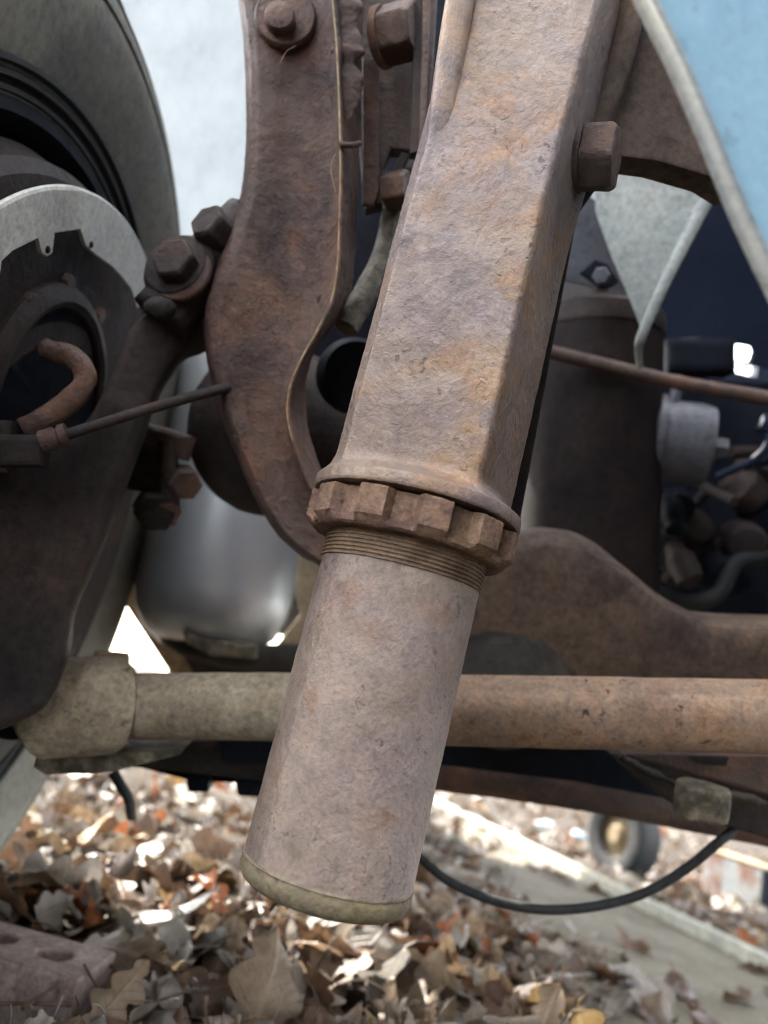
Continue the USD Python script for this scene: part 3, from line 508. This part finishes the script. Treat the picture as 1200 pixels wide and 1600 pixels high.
# --- tie rod across the picture
tie = part(truck, 'tie_rod', 'thick dusty tie rod crossing behind the post')
tp = [K(110, 1104, .70), K(200, 1103, .70), K(450, 1104, .68), K(700, 1109, .66), K(1000, 1115, .64), K(1300, 1122, .62)]
tl = spline(tp, 120); add(tie, 'rod', rough(tube(tl[:62], .0296, 48), .0005, 40), 'dust_pale', 'grey tan dusty left half of the rod', smooth=True); add(tie, 'rod', rough(tube(tl[58:], .0298, 48), .0006, 40), 'rust_rod', 'redder rust brown right half of the rod', smooth=True)
add(tie, 'rod_end', rough(tube(spline([K(52, 1112, .685), K(70, 1108, .685), K(120, 1104, .69), K(168, 1102, .695), K(186, 1102, .70), K(200, 1102, .70)], 40), np.interp(np.linspace(0, 1, 40), [0, .12, .5, .8, .93, 1], [.030, .043, .044, .042, .036, .026]), 40).subdivide(), .0018, 28), 'dust_pale', 'swollen pale dusty end of the tie rod', smooth=True)
add(tie, 'collar', rough(tube([K(150, 1036, .72), K(196, 1040, .72)], .012, 14), .002, 60), 'dust_rod')
add(tie, 'clamp_ear', rough(plate([(55, 1178), (190, 1172), (280, 1180), (180, 1208), (140, 1212), (70, 1212), (50, 1200)], .69, .05, bevel=.004).subdivide(), .0015, 50), 'grease')
add(tie, 'ball_joint', rough(lathe([(.01, -.05), (.034, -.045), (.036, 0), (.03, .02), (.012, .03)], K(30, 1100, .76), (.2, 0, -1), 40), .001, 40), 'black_bay')

# --- spring and black plates under the left of the tie rod
sp_ = part(truck, 'spring_pack', 'black leaf spring plates below the tie rod')
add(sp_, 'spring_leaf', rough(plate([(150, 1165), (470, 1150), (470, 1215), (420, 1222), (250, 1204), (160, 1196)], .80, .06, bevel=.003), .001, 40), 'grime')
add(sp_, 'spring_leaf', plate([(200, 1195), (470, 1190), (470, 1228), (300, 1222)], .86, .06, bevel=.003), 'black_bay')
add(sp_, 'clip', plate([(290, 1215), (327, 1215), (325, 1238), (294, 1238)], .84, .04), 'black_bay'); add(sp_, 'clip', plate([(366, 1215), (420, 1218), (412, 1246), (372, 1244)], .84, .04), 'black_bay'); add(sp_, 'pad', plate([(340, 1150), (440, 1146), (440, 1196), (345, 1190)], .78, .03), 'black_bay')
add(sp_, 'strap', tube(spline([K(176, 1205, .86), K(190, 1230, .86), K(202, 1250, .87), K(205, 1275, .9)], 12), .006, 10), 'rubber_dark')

# --- axle beam to the right
hump = [(560, 860), (700, 850), (810, 834), (855, 826), (900, 832), (938, 850), (985, 888), (1032, 926), (1082, 955), (1140, 968), (1320, 972), (1320, 1075), (560, 1080)]
hp = spline(hump[:11], 70); topc = [K(*p, .80) for p in hp]; botc = [K(p[0], 1072 + 10 * (p[0] > 900), .80) for p in hp]
rows = []
for t, b in zip(topc, botc):
    h = b - t; rr = .03
    row = [t + h * q + np.array([0, 0, dz]) for q, dz in ((0, .05), (0, .022), (.02, .008), (.06, .0), (.12, -.005), (.3, -.008), (.6, -.008), (.9, -.004), (1, .01), (1, .06))]; rows.append(row)
add(truck, 'axle_beam', rough(loft(rows).subdivide(), .0014, 30, 12), 'rust_axle', 'humped rusty axle beam to the right of the post', smooth=40)
add(truck, 'rubber_bumper', rough(lathe([(.02, -.05), (.062, -.04), (.064, 0), (.05, .012), (.028, .016)], K(795, 1060, .78), (.1, -.6, -1), 48), .002, 35), 'grime', 'black lump of rubber above the tie rod')
add(truck, 'drag_link', rough(tube(spline([K(420, 1180, .88), K(690, 1203, .88), K(900, 1232, .88), K(1060, 1262, .88), K(1300, 1310, .88)], 60), .0235, 28), .001, 40), 'rust_dark', 'lower rusty link sloping down to the right', smooth=True)
add(truck, 'rear_axle_shade', plate([(430, 1150), (760, 1165), (1060, 1172), (1060, 1252), (900, 1222), (690, 1196), (430, 1172)], .845, .008), 'black_bay')  # black sheet laid over the link's top edge in place of shade
lp = part(truck, 'lower_plate', 'dark greasy plate with a stub bolt at the lower right')
add(lp, 'plate', rough(plate([(950, 1176), (1040, 1172), (1320, 1185), (1320, 1340), (1200, 1312), (1090, 1280), (1040, 1250), (985, 1210)], .74, .03, bevel=.004), .0014, 40), 'rust_deep')
add(lp, 'upper_bar', rough(plate([(975, 1178), (1320, 1182), (1320, 1275), (1190, 1240), (1060, 1205)], .70, .02, bevel=.003), .0014, 45), 'rust_dark')
add(lp, 'grease_seam', rough(tube(spline([K(968, 1180, .695), K(1010, 1205, .692), K(1060, 1226, .69), K(1130, 1240, .69), K(1200, 1256, .69), K(1300, 1285, .69)], 60), .0034, 10).subdivide(), .004, 90), 'grime')
add(lp, 'stub_bolt', worn(box(K(1097, 1252, .672), nrm([1, .12, 0]), nrm([.12, -1, 0]), (0, 0, -1), .040, .030, .03, .004), .003, 70, 1), 'grease', 'greasy stub bolt hanging below the plate', smooth=40)
add(lp, 'slot', plate([(1075, 1180), (1140, 1182), (1136, 1198), (1090, 1194)], .699, .004), 'grime')

# --- cable loop
cp = [(560, 1230), (610, 1290), (655, 1338), (700, 1376), (765, 1405), (845, 1421), (930, 1416), (1010, 1394), (1075, 1355), (1120, 1318), (1150, 1292), (1180, 1255)]
zc = np.interp(np.arange(12), [0, 2, 5, 9, 11], [.8, .77, .74, .74, .76]); add(truck, 'cable', tube(spline([K(*p, z) for p, z in zip(cp, zc)], 80), .0046, 12), 'rubber_dark', 'black cable hanging in a loop near the ground', smooth=True)

# --- tank and panels behind
tk = part(truck, 'air_tank', 'polished round-bottomed tank behind the wheel')
tc_ = K(356, 800, 1.18); ta = nrm(UP * .55 + np.array([0, -1, 0]) * .45); R_ = .118
add(tk, 'shell', lathe([(.001, -.215), (.03, -.214), (.07, -.206), (.098, -.185), (.112, -.155), (R_, -.12), (R_, .0), (R_, .3)], tc_, ta, 72), 'aluminium', smooth=True)
for y in (803, 860): add(tk, 'rivet', lathe([(.0055, 0), (.005, .002), (.002, .0035)], K(320, y, 1.066), (-.1, 0, -1), 14), 'zinc')
add(tk, 'bracket', rough(tube(spline([K(262, 985, 1.1), K(300, 1008, 1.08), K(370, 1026, 1.08), K(450, 1024, 1.1), K(520, 1020, 1.15)], 24), .018, 14, (1, .6)).subdivide(), .004, 30), 'grime'); add(tk, 'bracket_foot', rough(plate([(285, 985), (320, 1000), (400, 1010), (400, 1030), (330, 1025), (290, 1005)], 1.05, .02), .002, 30), 'grease')
add(tk, 'cradle', rough(plate([(270, 992), (330, 1012), (440, 1030), (540, 1020), (540, 1075), (330, 1075), (300, 1050)], 1.14, .03), .003, 30), 'rust_deep')
add(truck, 'rear_brace', plate([(440, 850), (560, 850), (560, 1060), (500, 1030), (430, 1010), (470, 960)], 1.3, .03), 'dust_pale')
add(truck, 'side_brace', plate([(192, 940), (262, 1046), (270, 1075), (330, 1075), (330, 1000), (240, 930), (215, 880), (203, 900)], 1.2, .02), 'dust_rod')
ap = part(truck, 'rear_apron', 'large pale grey sheet metal apron behind the wheel')
add(ap, 'sheet', plate([(60, -420), (1000, -420), (1000, 330), (640, 420), (420, 560), (330, 700), (60, 700)], 1.34, .01, (.0, .12, -1)), 'grey_panel')  # right part runs on out of sight, extended to block the sun
add(ap, 'seam', tube([K(60, 37, 1.318), K(640, 46, 1.318)], .0018, 8), 'grey_panel')

# --- right: blue panel, grey sheet, engine bay
bl = part(truck, 'blue_panel', 'pale blue painted panel with bright rolled edge')
be = spline([(930, -160), (975, -70), (1018, 20), (1062, 110), (1105, 210), (1146, 312), (1188, 405), (1240, 510), (1300, 620)], 60)
ZB = .31; bm = tube([K(*p, ZB) for p in be], .0037, 20, (1.1, 1.2)); add(bl, 'rolled_edge', bm, 'highlight_edge', 'rolled edge of the blue panel with its highlight put in as pale metal', smooth=True)  # cream highlight is put into the edge's pale metallic colour
ee_ = np.array([K(*p, ZB) for p in be]); lowr = K(1300, 620, ZB); rows = []
for q in range(40):
    g = q / 39; rows.append([p + np.array([.004 + .36 * g, -.25 * g, .02 * math.sin(3 * g) - .06 * g * g]) for p in ee_])
a = np.array(rows); b2 = a + np.array([.002, 0, .003]); pm = loft(np.concatenate([a, b2[:, ::-1]], 1)); add(bl, 'sheet', pm, 'blue_paint', smooth=40)
sg_ = [(.47, .30), (.52, .05), (.58, -.3), (.64, -.9)]
add(bl, 'splash_guard', loft([[np.array([x, y, z]) + np.array([0, 0, 0.]) for y in (-1.1, .42)] + [np.array([x + .01, y, z + .004]) for y in (.42, -1.1)] for x, z in spline(sg_, 20)]), 'navy_panel')  # unseen dark sheet added to block light from the right
gs = part(truck, 'grey_brace', 'folded grey sheet brace under the blue panel')
add(gs, 'sheet', plate([(930, 235), (1122, 275), (1116, 300), (1004, 520), (985, 470), (955, 400), (930, 330)], .82, .006, (-.35, .15, -1)), 'grey_sheet')
add(gs, 'folded_edge', tube(spline([K(1119, 284, .80), K(1085, 350, .80), K(1040, 440, .80), K(1004, 522, .80), K(998, 548, .81), K(1000, 575, .82)], 30), np.linspace(.008, .0035, 30), 10, (1, .6)), 'grey_sheet')
add(gs, 'side_sheet', plate([(850, 250), (940, 320), (990, 474), (940, 450), (840, 430)], .93, .006, (.1, .2, -1)), 'dull_alloy')
add(gs, 'bolt', hexhead(K(940, 432, .88), (-.3, .2, -1), .010, .014), 'dull_alloy'); add(gs, 'bolt_plate', plate([(908, 425), (930, 405), (950, 412), (968, 440), (948, 452)], .89, .01), 'black_bay')
cn = part(truck, 'oil_canister', 'dark canister with lighter rim behind the post')
cax = nrm([.05, -1, .1]); co = K(925, 600, 1.0)
add(cn, 'body', lathe([(.02, -.36), (.086, -.35), (.088, .0), (.088, .06)], co, cax, 60), 'canister_black', smooth=40); add(cn, 'rim', lathe([(.05, .058), (.089, .058), (.090, .062), (.090, .082), (.087, .086), (.04, .10)], co, cax, 60), 'rust_deep'); add(cn, 'lid', lathe([(.01, .15), (.03, .148), (.06, .12), (.07, .088)], co, cax, 48), 'rust_deep')
bay = part(truck, 'engine_bay', 'dark engine bay at the right')
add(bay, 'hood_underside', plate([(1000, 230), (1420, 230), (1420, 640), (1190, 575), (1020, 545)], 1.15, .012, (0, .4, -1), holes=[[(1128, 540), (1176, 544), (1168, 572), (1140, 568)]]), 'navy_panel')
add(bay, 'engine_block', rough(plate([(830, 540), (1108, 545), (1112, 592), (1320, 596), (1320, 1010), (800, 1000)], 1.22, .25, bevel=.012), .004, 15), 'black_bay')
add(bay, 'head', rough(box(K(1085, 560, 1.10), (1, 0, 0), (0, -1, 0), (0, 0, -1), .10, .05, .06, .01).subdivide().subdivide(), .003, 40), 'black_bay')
gen = nrm([.96, .16, -.22]); go = K(1048, 690, .98)
add(bay, 'generator', rough(lathe([(.02, -.03), (.048, -.03), (.052, -.024), (.053, .03), (.049, .046), (.02, .048)], go, gen, 48), .0008, 40), 'dull_alloy', 'silvery generator end in the dark engine bay', smooth=35); add(bay, 'pulley_nut', hexhead(go + gen * .048, gen, .014, .02), 'dull_alloy')
add(bay, 'generator_band', rough(lathe([(.05, 0), (.058, 0), (.058, .008), (.05, .008)], go - gen * .022, gen, 48, closed=True), .001, 50), 'dull_alloy'); add(bay, 'bracket_arm', rough(tube(spline([K(1062, 590, .97), K(1045, 650, .96), K(1028, 720, .955), K(1022, 790, .955)], 16), .008, 10), .001, 50), 'dull_alloy')
add(bay, 'control_rod', tube(spline([K(840, 545, .90), K(950, 572, .90), K(1060, 598, .89), K(1200, 622, .88), K(1300, 640, .88)], 30), .0085, 12), 'rust_dark', 'rusty rod crossing the engine bay')
for q, (x, y, r) in enumerate(((1078, 885, .012), (1130, 900, .03), (1030, 860, .028), (1165, 850, .03), (1060, 790, .022))): add(bay, 'fitting', rough(lathe([(r * .3, -.04), (r, -.035), (r, .0), (r * .8, .01), (r * .3, .012)], K(x, y, 1.06), (.3 - .15 * q, .2, -1), 24), .001, 50), ('rust_dark', 'black_bay', 'dull_alloy', 'rust_deep', 'black_bay')[q])
r9 = np.random.default_rng(21)
for q in range(16):
    x, y = r9.uniform(1000, 1200), r9.uniform(590, 950); o = K(x, y, r9.uniform(1.02, 1.14)); a_ = nrm(r9.normal(size=3) * [1, 1, .6]); m9 = ('black_bay', 'rust_deep', 'grime', 'navy_panel', 'rust_deep')[q % 5]
    if q % 3 == 0: add(bay, 'pipe', rough(tube(spline([o, o + a_ * .06 + r9.normal(size=3) * .02, o + a_ * .12 + r9.normal(size=3) * .04, o + a_ * .16 + [0, .05, 0]], 16), r9.uniform(.004, .010), 10), .0006, 60), m9)
    elif q % 3 == 1: add(bay, 'fitting', rough(hexhead(o, a_ * [1, 1, -.5], r9.uniform(.01, .02), .02).subdivide(), .0008, 60), m9)
    else: R9 = r9.uniform(.015, .032); add(bay, 'casting', rough(lathe([(R9 * .3, -.05), (R9, -.04), (R9 * 1.1, -.01), (R9 * .8, 0), (R9 * .7, .012), (R9 * .3, .016)], o, a_ * [.6, .6, -1] , 24), .0015, 50), m9)
add(bay, 'hose', tube(spline([K(1000, 900, 1.08), K(1060, 940, 1.05), K(1120, 930, 1.04), K(1150, 880, 1.05), K(1200, 870, 1.06)], 24), .012, 12), 'rubber_dark')
# --- unseen truck body above and behind, added to keep the sun off
bx = lambda a, b: box((np.array(a) + b) / 2., (1., 0, 0), (0, 1., 0), (0, 0, 1.), b[0] - a[0], b[1] - a[1], b[2] - a[2], .01)
add(truck, 'hood', bx((-.10, 1.0, 1.80), (1.5, 2.0, 1.92)), 'blue_paint', cs=False)
fw = W(K(1152, 556, 1.0)) - C0; fw = C0 + fw * 1.95 / fw[1]
fp = np.array([[-.45, .62], [1.5, .62], [1.5, 1.80], [-.45, 1.80]]); fh = np.array([[fw[0] - .06, fw[2] - .05], [fw[0] + .06, fw[2] - .05], [fw[0] + .06, fw[2] + .06], [fw[0] - .06, fw[2] + .06]])
add(truck, 'firewall', prism(fp, (0, 1.95, 0), np.array([1., 0, 0]), np.array([0, 0, 1.]), np.array([0, -1., 0]), .04, .002, [fh]), 'navy_panel', cs=False)
add(truck, 'inner_fender', bx((.70, .15, .50), (.74, 1.28, 1.75)), 'navy_panel', cs=False)  # unseen dark wall added to shut out light on the right side
add(truck, 'cab_floor', bx((-.45, 2.0, .60), (1.5, 3.2, .66)), 'black_bay', cs=False)

#@@THINGS
# added timber wall and roof, out of view behind the camera, to block light
rust('timber', [(.03, .022, .016), (.05, .037, .027), (.075, .056, .04)], 5, 90, .001, .8, .2, streak=(1, 1, .15))
hs_ = thing('timber_house', (1.2, -1.3, 0), 'dark brown board wall added out of view behind the camera to block light', 'light_blocker')
for k in range(16): add(hs_, 'board', bx((-.25, -1.3 - .004 * (k % 2), .1 + .2 * k), (3.2, -1.27, .29 + .2 * k)), 'timber', cs=False)
add(hs_, 'wall', bx((-.25, -4.5, -.05), (3.2, -1.31, 3.3)), 'timber', cs=False); add(hs_, 'roof', bx((-.5, -4.8, 3.32), (3.5, -.55, 3.45)), 'timber', cs=False)
# ---------------------------------------------------------------- things on the ground
bp = G(60, 1480, .085); ba = nrm((G(180, 1487, .085) - G(0, 1437, .085)) * [1, 1, 0]); bb = np.array([-ba[1], ba[0], 0]); ee = G(182, 1487, .085)
bo = ee - ba * .1015 - bb * .046; up3 = nrm(np.array([-.05, -.1, 1]))
pb = np.array([[-.1015, -.046], [.1015, -.046], [.1015, .046], [-.1015, .046]]); pb = np.vstack([np.linspace(pb[i], pb[(i + 1) % 4], 8, endpoint=False) for i in range(4)])
hol = [np.array([[cx + .017 * math.cos(a), .017 * math.sin(a)] for a in np.linspace(0, 2 * math.pi, 20, endpoint=False)]) for cx in (-.058, 0, .058)]
brick = thing('brick', bo * [1, 1, 0], 'pinkish clay brick with round core holes half buried in leaves', 'brick')
add(brick, 'clay_body', rough(prism(pb, bo, ba, bb, np.array([0, 0, 1.]), .057, .003, hol).subdivide(), .0012, 60), 'brick_clay', cs=False)
def special(i, px, py, L, yaw, tx, ty, h, label):
    h += .03 * (px < 900); pos = G(px, py, h); place_leaf(i, pos, rot(yaw, tx, ty), L, label)
special(4, 420, 1525, .105, .1, .95, 0.1, .07, 'large upright tan leaf in the foreground below the post')
special(13, 182, 1560, .075, -.5, .9, .2, .055, 'tan leaf leaning on the end of the brick')
special(5, 245, 1436, .16, -1.1, .5, -.2, .06, 'long pale veined leaf right of the brick')
special(9, 325, 1392, .09, 1.0, .4, .2, .07, 'orange leaf left of the post end')
special(1, 90, 1385, .16, 2.6, .5, .3, .06, 'large grey lobed leaf above the brick')
special(11, 115, 1300, .15, -1.4, .5, .2, .06, 'golden leaf at the left below the tyre')
special(10, 985, 1470, .09, .6, .4, -.3, .035, 'brown curled leaf alone on the concrete slab')
special(6, 960, 1492, .07, 2.0, .2, .3, .03, 'small dark leaf beside the curled leaf on the slab')
r5 = np.random.default_rng(12)
for q in range(16):
    p0 = G(r5.uniform(20, 760), r5.uniform(1330, 1590), .075); dv = nrm(r5.normal(size=3) * [1, 1, .12]) * r5.uniform(.05, .13); mid = p0 + dv * .5 + r5.normal(size=3) * .008
    tw = thing('twig', p0, 'thin dry twig lying among the fallen leaves', 'twig', 'twigs among the fallen leaves'); add(tw, 'stem', tube(spline([p0, mid, p0 + dv], 9), np.linspace(.0022, .001, 9), 7), 'timber', cs=False)
# rear wheel of something beyond the slab
rw = thing('trailer_wheel', G(975, 1368, 0), 'small dark wheel with tan hub standing beyond the concrete slab', 'wheel')
gz = G(965, 1372, 0); rc = gz + [0, 0, .155]; wx = nrm([-.93, -.36, 0])
add(rw, 'tyre', lathe([(.075, -.045), (.085, .048), (.12, .06), (.145, .055), (.157, .035), (.157, -.035), (.145, -.055), (.11, -.058)], rc, wx, 64, (0, 0, 1), closed=True), 'rubber_dark', cs=False)
add(rw, 'hub', lathe([(.01, .05), (.03, .05), (.045, .03), (.07, .012), (.088, .03), (.09, -.02)], rc, wx, 48, (0, 0, 1)), 'tan_rim', cs=False)
# rusty white post at the right
q0, q1 = G(1100, 1398, 0), G(1195, 1440, 0); fx = nrm((q1 - q0) * [1, 1, 0]); fy = np.array([-fx[1], fx[0], 0]); wd = np.linalg.norm(q1 - q0)
pc = (q0 + q1) / 2 + fy * .04
ms = thing('metal_case', pc * [1, 1, 0], 'whitish metal case with rust patches at the right beyond the kerb', 'case')
add(ms, 'case_body', rough(box(pc + [0, 0, .085], fx, fy, np.array([0, 0, 1.]), wd, .1, .17, .006).subdivide(), .0008, 20), 'chipped_paint', cs=False)
add(ms, 'corner_strip', box(q1 + fy * .02 + fx * .01 + [0, 0, .085], fx, fy, np.array([0, 0, 1.]), .016, .1, .172, .003), 'black_bay', cs=False); add(ms, 'lid', box(pc + [0, 0, .176], fx, fy, np.array([0, 0, 1.]), wd + .01, .11, .01, .002), 'tan_rim', cs=False)
ds = thing('plastic_lid', G(985, 1332, .05), 'pale blue plastic lid lying tilted among leaves beyond the kerb', 'lid')
add(ds, 'disc', lathe([(.02, .0), (.07, .0), (.074, .004), (.07, .010), (.02, .012)], G(985, 1332, .05), (.05, -.12, 1), 40, (0, 1, 0)), 'pale_plastic', cs=False)
for q, (x, y, s) in enumerate(((850, 1288, .05), (905, 1306, .04), (150, 1235, .06))):
    o = thing('paper_scrap', G(x, y, .03), ('crumpled pale scrap in the bright strip right of the post', 'smaller pale scrap beside the small dark wheel', 'bright pale scrap lying under the tie rod end at the left')[q], 'scrap')
    im = trimesh.creation.icosphere(3, s).apply_transform(np.diag([1, .8, .45, 1])).apply_translation(G(x, y, .03)); add(o, 'sheet', rough(im, s * .5, 1.2 / s, q), 'pale_plastic', cs=False, smooth=False)
